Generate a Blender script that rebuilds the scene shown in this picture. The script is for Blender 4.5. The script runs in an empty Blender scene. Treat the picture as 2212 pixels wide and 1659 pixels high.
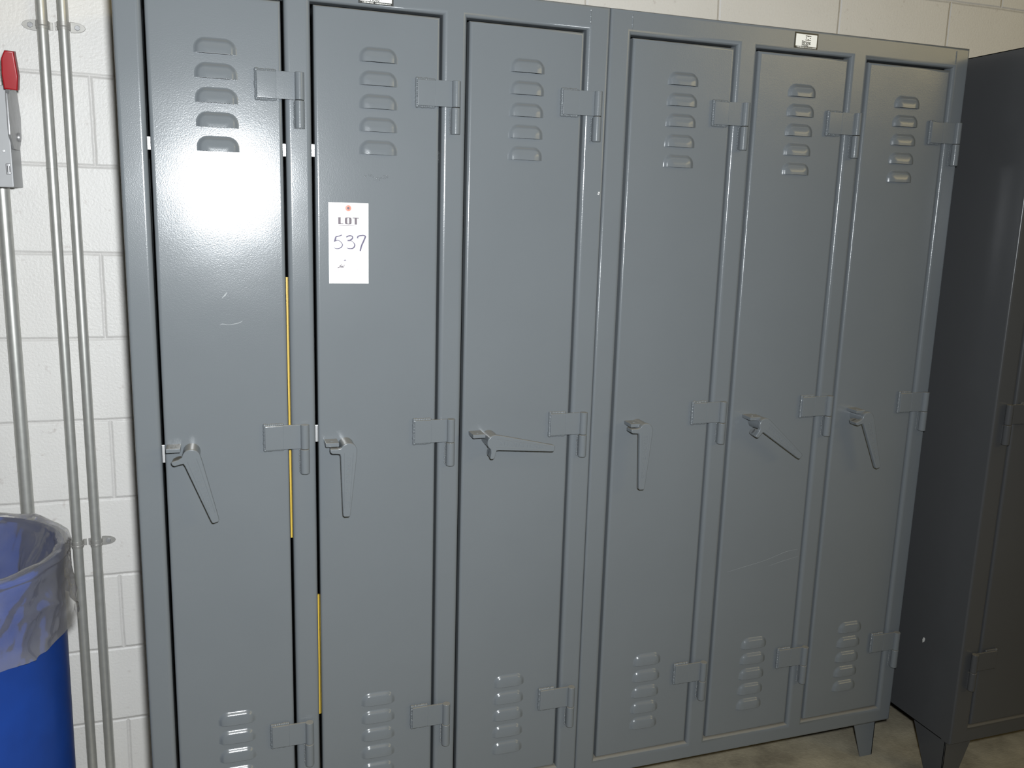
import bpy, bmesh, math, random
from mathutils import Vector, Matrix, noise
random.seed(7)
S = bpy.context.scene
COL = S.collection
PI = math.pi
FLOOR = -0.125          # floor height; z = 0 is the underside of the cabinet bodies, y = 0 the locker fronts
WALL = 0.50             # block wall surface

# ------------------------------------------------------------------ materials
def new_mat(name):
    m = bpy.data.materials.new(name); m.use_nodes = True
    nt = m.node_tree
    return m, nt, nt.nodes['Principled BSDF']

def simple(name, col, rough=0.5, metal=0.0, noise=0.0, nscale=40, bump=0.0, bscale=300, spec=0.5):
    m, nt, b = new_mat(name)
    b.inputs['Roughness'].default_value = rough
    b.inputs['Metallic'].default_value = metal
    b.inputs['Specular IOR Level'].default_value = spec
    b.inputs['Base Color'].default_value = (*col, 1)
    tc = nt.nodes.new('ShaderNodeTexCoord')
    if noise > 0:
        n = nt.nodes.new('ShaderNodeTexNoise'); n.inputs['Scale'].default_value = nscale; n.inputs['Detail'].default_value = 5
        nt.links.new(tc.outputs['Object'], n.inputs['Vector'])
        mx = nt.nodes.new('ShaderNodeMix'); mx.data_type = 'RGBA'
        mx.inputs['A'].default_value = (*[c * (1 - noise) for c in col], 1)
        mx.inputs['B'].default_value = (*[min(1, c * (1 + noise)) for c in col], 1)
        nt.links.new(n.outputs['Fac'], mx.inputs['Factor']); nt.links.new(mx.outputs['Result'], b.inputs['Base Color'])
    if bump > 0:
        n = nt.nodes.new('ShaderNodeTexNoise'); n.inputs['Scale'].default_value = bscale; n.inputs['Detail'].default_value = 3
        nt.links.new(tc.outputs['Object'], n.inputs['Vector'])
        bp = nt.nodes.new('ShaderNodeBump'); bp.inputs['Strength'].default_value = 1; bp.inputs['Distance'].default_value = bump
        nt.links.new(n.outputs['Fac'], bp.inputs['Height']); nt.links.new(bp.outputs['Normal'], b.inputs['Normal'])
    return m

def paint(name, col, rough=0.3, dust=0.45):
    """grey enamel with a fine orange peel, and dust lying on what faces up"""
    m, nt, b = new_mat(name); N = nt.nodes.new; L = nt.links.new
    tc = N('ShaderNodeTexCoord'); geo = N('ShaderNodeNewGeometry')
    n = N('ShaderNodeTexNoise'); n.inputs['Scale'].default_value = 3.0; n.inputs['Detail'].default_value = 6; n.inputs['Roughness'].default_value = 0.6
    L(geo.outputs['Position'], n.inputs['Vector'])
    mx = N('ShaderNodeMix'); mx.data_type = 'RGBA'
    mx.inputs['A'].default_value = (*[c * 0.93 for c in col], 1); mx.inputs['B'].default_value = (*[c * 1.07 for c in col], 1)
    L(n.outputs['Fac'], mx.inputs['Factor'])
    sep = N('ShaderNodeSeparateXYZ'); L(geo.outputs['Normal'], sep.inputs['Vector'])
    mr = N('ShaderNodeMapRange'); mr.inputs['From Min'].default_value = 0.55; mr.inputs['From Max'].default_value = 0.95
    mr.inputs['To Min'].default_value = 0; mr.inputs['To Max'].default_value = dust
    L(sep.outputs['Z'], mr.inputs['Value'])
    md = N('ShaderNodeMix'); md.data_type = 'RGBA'; md.inputs['B'].default_value = (0.36, 0.31, 0.22, 1)
    L(mr.outputs['Result'], md.inputs['Factor']); L(mx.outputs['Result'], md.inputs['A']); L(md.outputs['Result'], b.inputs['Base Color'])
    b.inputs['Roughness'].default_value = rough
    b.inputs['Specular IOR Level'].default_value = 0.31
    n1 = N('ShaderNodeTexNoise'); n1.inputs['Scale'].default_value = 520; n1.inputs['Detail'].default_value = 2
    n2 = N('ShaderNodeTexNoise'); n2.inputs['Scale'].default_value = 9; n2.inputs['Detail'].default_value = 1
    L(geo.outputs['Position'], n1.inputs['Vector']); L(geo.outputs['Position'], n2.inputs['Vector'])
    b1 = N('ShaderNodeBump'); b1.inputs['Distance'].default_value = 0.00009; b1.inputs['Strength'].default_value = 1
    b2 = N('ShaderNodeBump'); b2.inputs['Distance'].default_value = 0.0006; b2.inputs['Strength'].default_value = 1
    L(n1.outputs['Fac'], b1.inputs['Height']); L(n2.outputs['Fac'], b2.inputs['Height'])
    L(b1.outputs['Normal'], b2.inputs['Normal']); L(b2.outputs['Normal'], b.inputs['Normal'])
    return m

M_PAINT = paint('grey_enamel', (0.138, 0.152, 0.163), 0.20)
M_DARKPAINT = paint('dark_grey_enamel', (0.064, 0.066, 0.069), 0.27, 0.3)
M_INSIDE = simple('inside_paint', (0.05, 0.055, 0.06), 0.6)
M_EMT = simple('galvanised_tube', (0.50, 0.50, 0.47), 0.42, 0.6, 0.15, 60)
M_STRAP = simple('galvanised_strap', (0.42, 0.41, 0.385), 0.42, 0.5, 0.2, 90)
M_ZINC = simple('bright_zinc', (0.8, 0.8, 0.8), 0.3, 0.7)
M_BOX = simple('switch_grey', (0.40, 0.405, 0.41), 0.42, 0.0, 0.08, 30)
M_PLATE = simple('lever_steel', (0.38, 0.38, 0.385), 0.4, 0.5, 0.3, 60)
M_RED = simple('red_grip', (0.34, 0.005, 0.010), 0.35, 0, 0.15, 30)
M_BLUE = simple('blue_plastic', (0.004, 0.036, 0.215), 0.38, 0, 0.25, 14, 0.0004, 30)
M_CARD = simple('white_card', (0.85, 0.85, 0.84), 0.6)
M_INK = simple('grey_ink', (0.13, 0.105, 0.125), 0.6)
M_PEN = simple('pen_ink', (0.065, 0.05, 0.11), 0.5)
M_FAINT = simple('faint_ink', (0.5, 0.45, 0.48), 0.6)
M_EYE = simple('red_eyelet', (0.78, 0.20, 0.14), 0.5)
M_BLACK = simple('black_print', (0.02, 0.02, 0.018), 0.4)
M_LABEL = simple('label_white', (0.84, 0.84, 0.80), 0.4)
M_YELLOW = simple('yellow_strip', (0.56, 0.38, 0.05), 0.5)
M_SCR = simple('light_scratch', (0.24, 0.255, 0.265), 0.5)
M_CHIP = simple('scuff', (0.55, 0.55, 0.53), 0.6)

def wall_mat():
    m, nt, b = new_mat('painted_block'); N = nt.nodes.new; L = nt.links.new
    geo = N('ShaderNodeNewGeometry'); sep = N('ShaderNodeSeparateXYZ'); L(geo.outputs['Position'], sep.inputs['Vector'])
    ax = N('ShaderNodeMath'); ax.operation = 'ADD'; ax.inputs[1].default_value = 1.055 + 0.402 * 20
    az = N('ShaderNodeMath'); az.operation = 'ADD'; az.inputs[1].default_value = -0.047 + 0.2 * 10
    L(sep.outputs['X'], ax.inputs[0]); L(sep.outputs['Z'], az.inputs[0])
    cb = N('ShaderNodeCombineXYZ'); L(ax.outputs[0], cb.inputs['X']); L(az.outputs[0], cb.inputs['Y'])
    # joint lines wander a little
    nw = N('ShaderNodeTexNoise'); nw.inputs['Scale'].default_value = 9; nw.inputs['Detail'].default_value = 3
    L(geo.outputs['Position'], nw.inputs['Vector'])
    sub = N('ShaderNodeVectorMath'); sub.operation = 'SUBTRACT'; sub.inputs[1].default_value = (0.5, 0.5, 0.5)
    sc = N('ShaderNodeVectorMath'); sc.operation = 'SCALE'; sc.inputs['Scale'].default_value = 0.006
    ad = N('ShaderNodeVectorMath'); ad.operation = 'ADD'
    L(nw.outputs['Color'], sub.inputs[0]); L(sub.outputs[0], sc.inputs[0]); L(cb.outputs[0], ad.inputs[0]); L(sc.outputs[0], ad.inputs[1])
    br = N('ShaderNodeTexBrick'); br.offset = 0.5; br.offset_frequency = 2; br.squash = 1; br.squash_frequency = 2
    br.inputs['Scale'].default_value = 1; br.inputs['Brick Width'].default_value = 0.402; br.inputs['Row Height'].default_value = 0.2
    br.inputs['Mortar Size'].default_value = 0.0065; br.inputs['Mortar Smooth'].default_value = 1.0
    L(ad.outputs[0], br.inputs['Vector'])
    n1 = N('ShaderNodeTexNoise'); n1.inputs['Scale'].default_value = 160; n1.inputs['Detail'].default_value = 4; n1.inputs['Roughness'].default_value = 0.6
    n2 = N('ShaderNodeTexNoise'); n2.inputs['Scale'].default_value = 4; n2.inputs['Detail'].default_value = 5
    n3 = N('ShaderNodeTexNoise'); n3.inputs['Scale'].default_value = 55; n3.inputs['Detail'].default_value = 6
    for n in (n1, n2, n3): L(geo.outputs['Position'], n.inputs['Vector'])
    base = N('ShaderNodeMix'); base.data_type = 'RGBA'; base.inputs['A'].default_value = (0.645, 0.625, 0.595, 1); base.inputs['B'].default_value = (0.735, 0.722, 0.695, 1)
    L(n2.outputs['Fac'], base.inputs['Factor'])
    # grime: small dark specks, more of them near the joints
    rp = N('ShaderNodeMapRange'); rp.inputs['From Min'].default_value = 0.66; rp.inputs['From Max'].default_value = 0.8; rp.inputs['To Max'].default_value = 0.5
    L(n3.outputs['Fac'], rp.inputs['Value'])
    g = N('ShaderNodeMix'); g.data_type = 'RGBA'; g.inputs['B'].default_value = (0.36, 0.30, 0.27, 1)
    L(rp.outputs['Result'], g.inputs['Factor']); L(base.outputs['Result'], g.inputs['A'])
    mo = N('ShaderNodeMix'); mo.data_type = 'RGBA'; mo.inputs['B'].default_value = (0.54, 0.51, 0.49, 1)
    mf = N('ShaderNodeMath'); mf.operation = 'MULTIPLY'; mf.inputs[1].default_value = 0.22
    L(br.outputs['Fac'], mf.inputs[0]); L(mf.outputs[0], mo.inputs['Factor']); L(g.outputs['Result'], mo.inputs['A'])
    L(mo.outputs['Result'], b.inputs['Base Color'])
    inv = N('ShaderNodeMath'); inv.operation = 'SUBTRACT'; inv.inputs[0].default_value = 1; L(br.outputs['Fac'], inv.inputs[1])
    bj = N('ShaderNodeBump'); bj.inputs['Distance'].default_value = 0.0026; L(inv.outputs[0], bj.inputs['Height'])
    bn = N('ShaderNodeBump'); bn.inputs['Distance'].default_value = 0.0011; L(n1.outputs['Fac'], bn.inputs['Height'])
    L(bn.outputs['Normal'], bj.inputs['Normal']); L(bj.outputs['Normal'], b.inputs['Normal'])
    b.inputs['Roughness'].default_value = 0.42
    return m

def floor_mat():
    m, nt, b = new_mat('concrete'); N = nt.nodes.new; L = nt.links.new
    geo = N('ShaderNodeNewGeometry')
    n1 = N('ShaderNodeTexNoise'); n1.inputs['Scale'].default_value = 7; n1.inputs['Detail'].default_value = 7; n1.inputs['Roughness'].default_value = 0.65
    n2 = N('ShaderNodeTexNoise'); n2.inputs['Scale'].default_value = 120; n2.inputs['Detail'].default_value = 3
    for n in (n1, n2): L(geo.outputs['Position'], n.inputs['Vector'])
    r = N('ShaderNodeValToRGB'); r.color_ramp.elements[0].position = 0.3; r.color_ramp.elements[0].color = (0.21, 0.185, 0.135, 1)
    r.color_ramp.elements[1].position = 0.72; r.color_ramp.elements[1].color = (0.50, 0.45, 0.33, 1)
    L(n1.outputs['Fac'], r.inputs['Fac']); L(r.outputs['Color'], b.inputs['Base Color'])
    bp = N('ShaderNodeBump'); bp.inputs['Distance'].default_value = 0.001; L(n2.outputs['Fac'], bp.inputs['Height']); L(bp.outputs['Normal'], b.inputs['Normal'])
    b.inputs['Roughness'].default_value = 0.6
    return m

def liner_mat():
    m, nt, b = new_mat('clear_liner'); N = nt.nodes.new; L = nt.links.new
    out = nt.nodes['Material Output']; nt.nodes.remove(b)
    tr = N('ShaderNodeBsdfTransparent'); tr.inputs['Color'].default_value = (0.98, 0.98, 0.98, 1)
    tl = N('ShaderNodeBsdfTranslucent'); tl.inputs['Color'].default_value = (0.8, 0.78, 0.74, 1)
    df = N('ShaderNodeBsdfDiffuse'); df.inputs['Color'].default_value = (0.72, 0.70, 0.67, 1)
    gl = N('ShaderNodeBsdfGlossy'); gl.inputs['Roughness'].default_value = 0.10; gl.inputs['Color'].default_value = (1, 1, 1, 1)
    tc = N('ShaderNodeTexCoord')
    n1 = N('ShaderNodeTexNoise'); n1.inputs['Scale'].default_value = 14; n1.inputs['Detail'].default_value = 3; n1.inputs['Distortion'].default_value = 1.2
    n2 = N('ShaderNodeTexNoise'); n2.inputs['Scale'].default_value = 5; n2.inputs['Detail'].default_value = 3; n2.inputs['Distortion'].default_value = 0.6
    L(tc.outputs['Object'], n1.inputs['Vector']); L(tc.outputs['Object'], n2.inputs['Vector'])
    bp = N('ShaderNodeBump'); bp.inputs['Distance'].default_value = 0.004; L(n1.outputs['Fac'], bp.inputs['Height'])
    for s in (gl, df): L(bp.outputs['Normal'], s.inputs['Normal'])
    haze = N('ShaderNodeMixShader'); haze.inputs['Fac'].default_value = 0.4; L(df.outputs[0], haze.inputs[1]); L(tl.outputs[0], haze.inputs[2])
    mr = N('ShaderNodeMapRange'); mr.inputs['From Min'].default_value = 0.35; mr.inputs['From Max'].default_value = 0.7
    mr.inputs['To Min'].default_value = 0.07; mr.inputs['To Max'].default_value = 0.24; L(n2.outputs['Fac'], mr.inputs['Value'])
    lw = N('ShaderNodeLayerWeight'); lw.inputs['Blend'].default_value = 0.25; L(bp.outputs['Normal'], lw.inputs['Normal'])
    ad = N('ShaderNodeMath'); ad.operation = 'MULTIPLY_ADD'; ad.inputs[1].default_value = 0.26; ad.use_clamp = True
    L(lw.outputs['Facing'], ad.inputs[0]); L(mr.outputs['Result'], ad.inputs[2])
    m1 = N('ShaderNodeMixShader'); L(ad.outputs[0], m1.inputs['Fac']); L(tr.outputs[0], m1.inputs[1]); L(haze.outputs[0], m1.inputs[2])
    fr = N('ShaderNodeFresnel'); fr.inputs['IOR'].default_value = 1.5; L(bp.outputs['Normal'], fr.inputs['Normal'])
    m2 = N('ShaderNodeMixShader'); fm = N('ShaderNodeMath'); fm.operation = 'MULTIPLY'; fm.inputs[1].default_value = 0.8; L(fr.outputs[0], fm.inputs[0]); L(fm.outputs[0], m2.inputs['Fac']); L(m1.outputs[0], m2.inputs[1]); L(gl.outputs[0], m2.inputs[2])
    L(m2.outputs[0], out.inputs['Surface'])
    return m
M_WALL = wall_mat(); M_FLOOR = floor_mat(); M_LINER = liner_mat()

# ------------------------------------------------------------------ mesh helpers
def obj(name, bm, mat, parent=None, smooth=True, sharp=35):
    me = bpy.data.meshes.new(name)
    bmesh.ops.recalc_face_normals(bm, faces=bm.faces[:]) if getattr(bm, '_recalc', True) is True and not name.startswith('louver') else None
    bm.to_mesh(me); bm.free()
    if isinstance(mat, (list, tuple)):
        for x in mat: me.materials.append(x)
    else: me.materials.append(mat)
    if smooth:
        for p in me.polygons: p.use_smooth = True
        me.set_sharp_from_angle(angle=math.radians(sharp))
    o = bpy.data.objects.new(name, me); COL.objects.link(o)
    if parent: o.parent = parent
    if smooth and name not in ('drum_liner', 'shell'):
        w = o.modifiers.new('normals', 'WEIGHTED_NORMAL'); w.keep_sharp = True; w.weight = 90
    return o
def tag(o, label=None, cat=None, group=None, kind=None):
    for k, v in (('label', label), ('category', cat), ('group', group), ('kind', kind)):
        if v: o[k] = v
    return o
def thing(name, label, cat, loc=(0, 0, 0), group=None):
    o = bpy.data.objects.new(name, None); COL.objects.link(o); o.location = loc; o.empty_display_size = 0.05
    return tag(o, label, cat, group)
def box(bm, x0, x1, y0, y1, z0, z1, bev=0.0, seg=2, M=None):
    g = bmesh.ops.create_cube(bm, size=1)
    vs = g['verts']
    mat = Matrix.Translation(((x0 + x1) / 2, (y0 + y1) / 2, (z0 + z1) / 2)) @ Matrix.Diagonal((x1 - x0, y1 - y0, z1 - z0, 1))
    if M is not None: mat = M @ mat
    bmesh.ops.transform(bm, matrix=mat, verts=vs)
    if bev > 0:
        es = list({e for v in vs for e in v.link_edges})
        bmesh.ops.bevel(bm, geom=es, offset=bev, segments=seg, affect='EDGES', profile=0.5)
def cyl(bm, p0, p1, r0, r1=None, n=24, caps=True, bev=0.0):
    r1 = r0 if r1 is None else r1
    p0 = Vector(p0); p1 = Vector(p1); d = p1 - p0
    g = bmesh.ops.create_cone(bm, cap_ends=caps, segments=n, radius1=r0, radius2=r1, depth=d.length)
    M = Matrix.Translation((p0 + p1) / 2) @ d.to_track_quat('Z', 'Y').to_matrix().to_4x4()
    bmesh.ops.transform(bm, matrix=M, verts=g['verts'])
    if bev > 0 and caps:
        es = [e for e in {e for v in g['verts'] for e in v.link_edges} if any(len(f.verts) > 4 for f in e.link_faces)]
        bmesh.ops.bevel(bm, geom=es, offset=bev, segments=3, affect='EDGES', profile=0.5)
def prism(bm, pts, a, b, axis='y', bev=0.0, seg=2):
    """extrude a 2-D outline along an axis from a to b"""
    def P(u, v, w):
        return {'y': (u, w, v), 'x': (w, u, v), 'z': (u, v, w)}[axis]
    lo = [bm.verts.new(P(u, v, a)) for u, v in pts]; hi = [bm.verts.new(P(u, v, b)) for u, v in pts]
    n = len(pts); fs = [bm.faces.new(lo), bm.faces.new(hi[::-1])]
    for i in range(n): fs.append(bm.faces.new((lo[i], hi[i], hi[(i + 1) % n], lo[(i + 1) % n])))
    bmesh.ops.recalc_face_normals(bm, faces=fs)
    if bev > 0:
        es = list({e for f in fs[:2] for e in f.edges})
        bmesh.ops.bevel(bm, geom=es, offset=bev, segments=seg, affect='EDGES', profile=0.5)
def text_mesh(s, size, extrude=0.0, fat=0.0, sx=1.0, align='CENTER', shear=0.0, spacing=1.0):
    cu = bpy.data.curves.new('t', 'FONT'); cu.body = s; cu.size = size; cu.extrude = extrude; cu.offset = fat
    cu.align_x = align; cu.align_y = 'CENTER'; cu.shear = shear; cu.space_character = spacing; cu.resolution_u = 4
    o = bpy.data.objects.new('t', cu); COL.objects.link(o)
    dg = bpy.context.evaluated_depsgraph_get(); dg.update()
    me = bpy.data.meshes.new_from_object(o.evaluated_get(dg))
    bpy.data.objects.remove(o); bpy.data.curves.remove(cu)
    me.transform(Matrix.Diagonal((sx, 1, 1, 1)))
    return me
FRONT = Matrix.Rotation(PI / 2, 4, 'X')     # text plane -> facing -y
def add_text(bm, s, size, x, y, z, extrude=0.0002, fat=0.0, sx=1.0, rot=0.0, align='CENTER', shear=0.0, spacing=1.0):
    me = text_mesh(s, size, extrude, fat, sx, align, shear, spacing)
    me.transform(Matrix.Translation((x, y, z)) @ Matrix.Rotation(rot, 4, 'Y') @ FRONT)
    bm.from_mesh(me); bpy.data.meshes.remove(me)
STAG = [0]
def ribbon(bm, pts, w, y, depth=0.0003):
    """pen stroke in the x-z plane; w may be a list"""
    n = len(pts); ws = list(w) if isinstance(w, (list, tuple)) else [w] * n
    if n > 2:            # Catmull-Rom
        P_ = [Vector(p) for p in pts]; P_ = [2 * P_[0] - P_[1]] + P_ + [2 * P_[-1] - P_[-2]]; o_, w_ = [], []
        for i in range(n - 1):
            a, b, c, d = P_[i:i + 4]
            for k in range(5):
                t = k / 5
                o_.append(0.5 * ((2 * b) + (c - a) * t + (2 * a - 5 * b + 4 * c - d) * t * t + (3 * b - a - 3 * c + d) * t ** 3)); w_.append(ws[i] + (ws[i + 1] - ws[i]) * t)
        pts = o_ + [P_[-2]]; ws = w_ + [ws[-1]]; n = len(pts)
    STAG[0] = (STAG[0] + 1) % 7; y = y - 0.00001 * STAG[0]
    L_, R_ = [], []
    for i, p in enumerate(pts):
        a = Vector(pts[max(0, i - 1)]); c = Vector(pts[min(n - 1, i + 1)]); d = (c - a).normalized(); nn = Vector((-d.y, d.x)) * ws[i] / 2
        L_.append(Vector(p) + nn); R_.append(Vector(p) - nn)
    prism(bm, [(v.x, v.y) for v in L_ + R_[::-1]], y, y - depth)
def arc(cx, cz, rx, rz, a0, a1, n=10):
    return [(cx + rx * math.cos(math.radians(a0 + (a1 - a0) * i / n)), cz + rz * math.sin(math.radians(a0 + (a1 - a0) * i / n))) for i in range(n + 1)]

def rect_rings(bm, rings):
    """rings: list of (x0,x1,z0,z1,y); bridges consecutive rectangles, 4 corners each"""
    vs = []
    for x0, x1, z0, z1, y in rings:
        vs.append([bm.verts.new(p) for p in ((x0, y, z0), (x1, y, z0), (x1, y, z1), (x0, y, z1))])
    for a, b in zip(vs, vs[1:]):
        for i in range(4):
            j = (i + 1) % 4
            bm.faces.new((a[i], a[j], b[j], b[i]))
    return vs
def grid_plate(bm, x0, x1, z0, z1, y, holes):
    """flat plate at y with rectangular holes (x0,x1,z0,z1)"""
    xs = sorted({x0, x1, *[h[0] for h in holes], *[h[1] for h in holes]})
    zs = sorted({z0, z1, *[h[2] for h in holes], *[h[3] for h in holes]})
    V = {}
    def v(i, k):
        if (i, k) not in V: V[(i, k)] = bm.verts.new((xs[i], y, zs[k]))
        return V[(i, k)]
    for i in range(len(xs) - 1):
        for k in range(len(zs) - 1):
            cx = (xs[i] + xs[i + 1]) / 2; cz = (zs[k] + zs[k + 1]) / 2
            if any(h[0] < cx < h[1] and h[2] < cz < h[3] for h in holes): continue
            bm.faces.new((v(i, k), v(i + 1, k), v(i + 1, k + 1), v(i, k + 1)))

# ------------------------------------------------------------------ cabinet parts
GAP = 0.0027      # half of the slot between door and frame
RF, RD = 0.009, 0.006
def make_frame(x0, x1, z0, z1, openings, y, parent, mat, beads=()):
    bm = bmesh.new()
    R0 = 0.006
    holes = [(a - GAP - RF, b + GAP + RF, c - GAP - RF, d + GAP + RF) for a, b, c, d in openings]
    holes = []
    for a, b, c, d in openings:
        holes.append((a - GAP - RF, b + GAP + RF, c - GAP - RF, d + GAP + RF))
    # a..d are the slot centre lines: the frame ends GAP outside them
    grid_plate(bm, x0 + R0, x1 - R0, z0 + R0, z1 - R0, y, holes)
    N = 6
    rings = [(x0 + R0 + 0.0006, x1 - R0 - 0.0006, z0 + R0 + 0.0006, z1 - R0 - 0.0006, y - 0.00002)]
    for i in range(N + 1):
        t = PI / 2 * i / N; o = R0 * (1 - math.sin(t)); dy = R0 * (1 - math.cos(t))
        rings.append((x0 + o, x1 - o, z0 + o, z1 - o, y + dy))
    rings.append((x0, x1, z0, z1, y + 0.03)); rings.append((x0 + 0.004, x1 - 0.004, z0 + 0.004, z1 - 0.004, y + 0.03))
    rect_rings(bm, rings)
    for (a, b, c, d) in openings:
        e = GAP + RF + 0.0006
        rings = [(a - e, b + e, c - e, d + e, y - 0.00002)]
        for i in range(N + 1):
            t = PI / 2 * i / N; o = GAP + RF * (1 - math.sin(t)); dy = RF * (1 - math.cos(t))
            rings.append((a - o, b + o, c - o, d + o, y + dy))
        rings.append((a - GAP, b + GAP, c - GAP, d + GAP, y + 0.028))
        rings.append((a - GAP - 0.004, b + GAP + 0.004, c - GAP - 0.004, d + GAP + 0.004, y + 0.028))
        rect_rings(bm, rings)
    for (x, za, zb) in beads:        # ground-down weld seams on the top rail
        k = 14; pts = [(x + random.uniform(-0.0006, 0.0006), za + (zb - za) * i / k) for i in range(k + 1)]
        for p, q in zip(pts, pts[1:]):
            cyl(bm, (p[0], y + 0.0012, p[1]), (q[0], y + 0.0012, q[1]), 0.0018 + random.random() * 0.0006, n=8)
    return obj('face_frame', bm, mat, parent)

LOUV = None
LW, LH, LD = 0.0385, 0.0290, 0.0085
def louver_mesh():
    """pressed hood, open along its lower edge; origin at the middle of the lower edge, on the door skin"""
    bm = bmesh.new(); r = 0.021; NU, NV = 28, 16
    def halfw(z):
        zc = LH - r
        return LW if z <= zc else LW - r + math.sqrt(max(0, r * r - (z - zc) ** 2))
    def dist(x, z):
        qx = abs(x) - (LW - r); qz = z - (LH - r)
        if qx > 0 and qz > 0: return r - math.hypot(qx, qz)
        return min(LW - abs(x), LH - z)
    def sm(t): t = max(0, min(1, t)); return t * t * (3 - 2 * t)
    rows = []
    for k in range(NV + 1):
        f = k / NV; z = LH * (1 - f ** 1.0); w = halfw(z); row = []
        for i in range(NU + 1):
            u = -1 + 2 * i / NU; u = math.copysign(abs(u) ** 0.8, u); x = u * w
            d = max(0, dist(x, z))
            h = LD * (0.62 * sm(d / 0.010) + 0.38 * sm(d / 0.024)) * (0.86 + 0.14 * (1 - z / LH))
            row.append(bm.verts.new((x, -h, z)))
        rows.append(row)
    # lip: turn the edge in and run a little way back up inside
    lip = [bm.verts.new((v.co.x * 0.975, min(0.0, v.co.y + 0.0016), 0)) for v in rows[-1]]
    up = [bm.verts.new((v.co.x, min(0.0, v.co.y), 0.008)) for v in lip]
    rows += [lip, up]
    for a, b in zip(rows, rows[1:]):
        for i in range(NU):
            try: bm.faces.new((a[i], b[i], b[i + 1], a[i + 1]))
            except ValueError: pass
    me = bpy.data.meshes.new('louver'); bm.to_mesh(me); bm.free()
    me.materials.append(M_PAINT)
    for p in me.polygons: p.use_smooth = True
    me.set_sharp_from_angle(angle=math.radians(60))
    return me
LOUV = louver_mesh()

def make_door(x0, x1, z0, z1, y, parent, mat, louvers=()):
    """x0..z1: slot centre lines. Returns the door with its louvres as children."""
    a, b, c, d = x0 + GAP, x1 - GAP, z0 + GAP, z1 - GAP
    cx = (x0 + x1) / 2
    bm = bmesh.new()
    holes = [(cx - LW * 0.93, cx + LW * 0.93, z, z + 0.007) for z in louvers]
    grid_plate(bm, a + RD, b - RD, c + RD, d - RD, y, holes)
    N = 6; rings = [(a + RD + 0.0006, b - RD - 0.0006, c + RD + 0.0006, d - RD - 0.0006, y - 0.00002)]
    for i in range(N + 1):
        t = PI / 2 * i / N; o = RD * (1 - math.sin(t)); dy = RD * (1 - math.cos(t))
        rings.append((a + o, b - o, c + o, d - o, y + dy))
    rings += [(a, b, c, d, y + 0.022), (a + 0.012, b - 0.012, c + 0.012, d - 0.012, y + 0.022), (a + 0.012, b - 0.012, c + 0.012, d - 0.012, y + 0.019)]
    rect_rings(bm, rings)
    o = obj('door', bm, mat, parent)
    for z in louvers:
        l = bpy.data.objects.new('louver', LOUV); COL.objects.link(l); l.parent = o; l.location = (cx, y + 0.0002, z)
    return o

def make_hinge(g, side, zmid, y, parent, mat):
    """weld-on hinge: leaf on the door, two-part barrel over the stile. side=+1: barrel right of slot g"""
    bm = bmesh.new(); s = side
    X = lambda u: g + s * u
    def bx(u0, u1, ya, yb, za, zb, bev): box(bm, min(X(u0), X(u1)), max(X(u0), X(u1)), ya, yb, za, zb, bev)
    zt = zmid + 0.0505; yb = y - 0.011
    # leaf: thick welded end stepping to the plate that reaches the barrel
    bx(-0.050, -0.012, y - 0.010, y + 0.001, zmid, zt - 0.0005, 0.0022)
    bx(-0.0145, 0.024, y - 0.0105, y - 0.0055, zmid + 0.0006, zt, 0.0008)
    # weld bead round three sides of the leaf
    def bead(p, q, r):
        n = max(3, int((Vector(q) - Vector(p)).length / 0.0035))
        for i in range(n + 1):
            c = Vector(p).lerp(Vector(q), i / n)
            g_ = bmesh.ops.create_uvsphere(bm, u_segments=10, v_segments=6, radius=r * random.uniform(0.85, 1.15))
            bmesh.ops.translate(bm, vec=c + Vector((random.uniform(-.0003, .0003), 0, random.uniform(-.0003, .0003))), verts=g_['verts'])
    bead((X(-0.0495), y - 0.0035, zmid), (X(-0.0495), y - 0.0035, zt), 0.0040)
    bead((X(-0.0495), y - 0.0030, zt), (X(-0.016), y - 0.0030, zt), 0.0036)
    bead((X(-0.0495), y - 0.0030, zmid), (X(-0.016), y - 0.0030, zmid), 0.0036)
    # barrel
    cyl(bm, (X(0.0285), yb, zmid + 0.0006), (X(0.0285), yb, zt + 0.0004), 0.0088, n=28, bev=0.0010)
    cyl(bm, (X(0.0280), yb, zmid - 0.0515), (X(0.0280), yb, zmid - 0.0004), 0.0094, n=28, bev=0.0016)
    bx(0.0205, 0.0355, y - 0.006, y + 0.0005, zmid - 0.050, zmid - 0.003, 0.001)
    bead((X(0.0185), y - 0.001, zmid - 0.050), (X(0.0185), y - 0.001, zmid - 0.004), 0.0019)
    return obj('hinge', bm, mat, parent)

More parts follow.
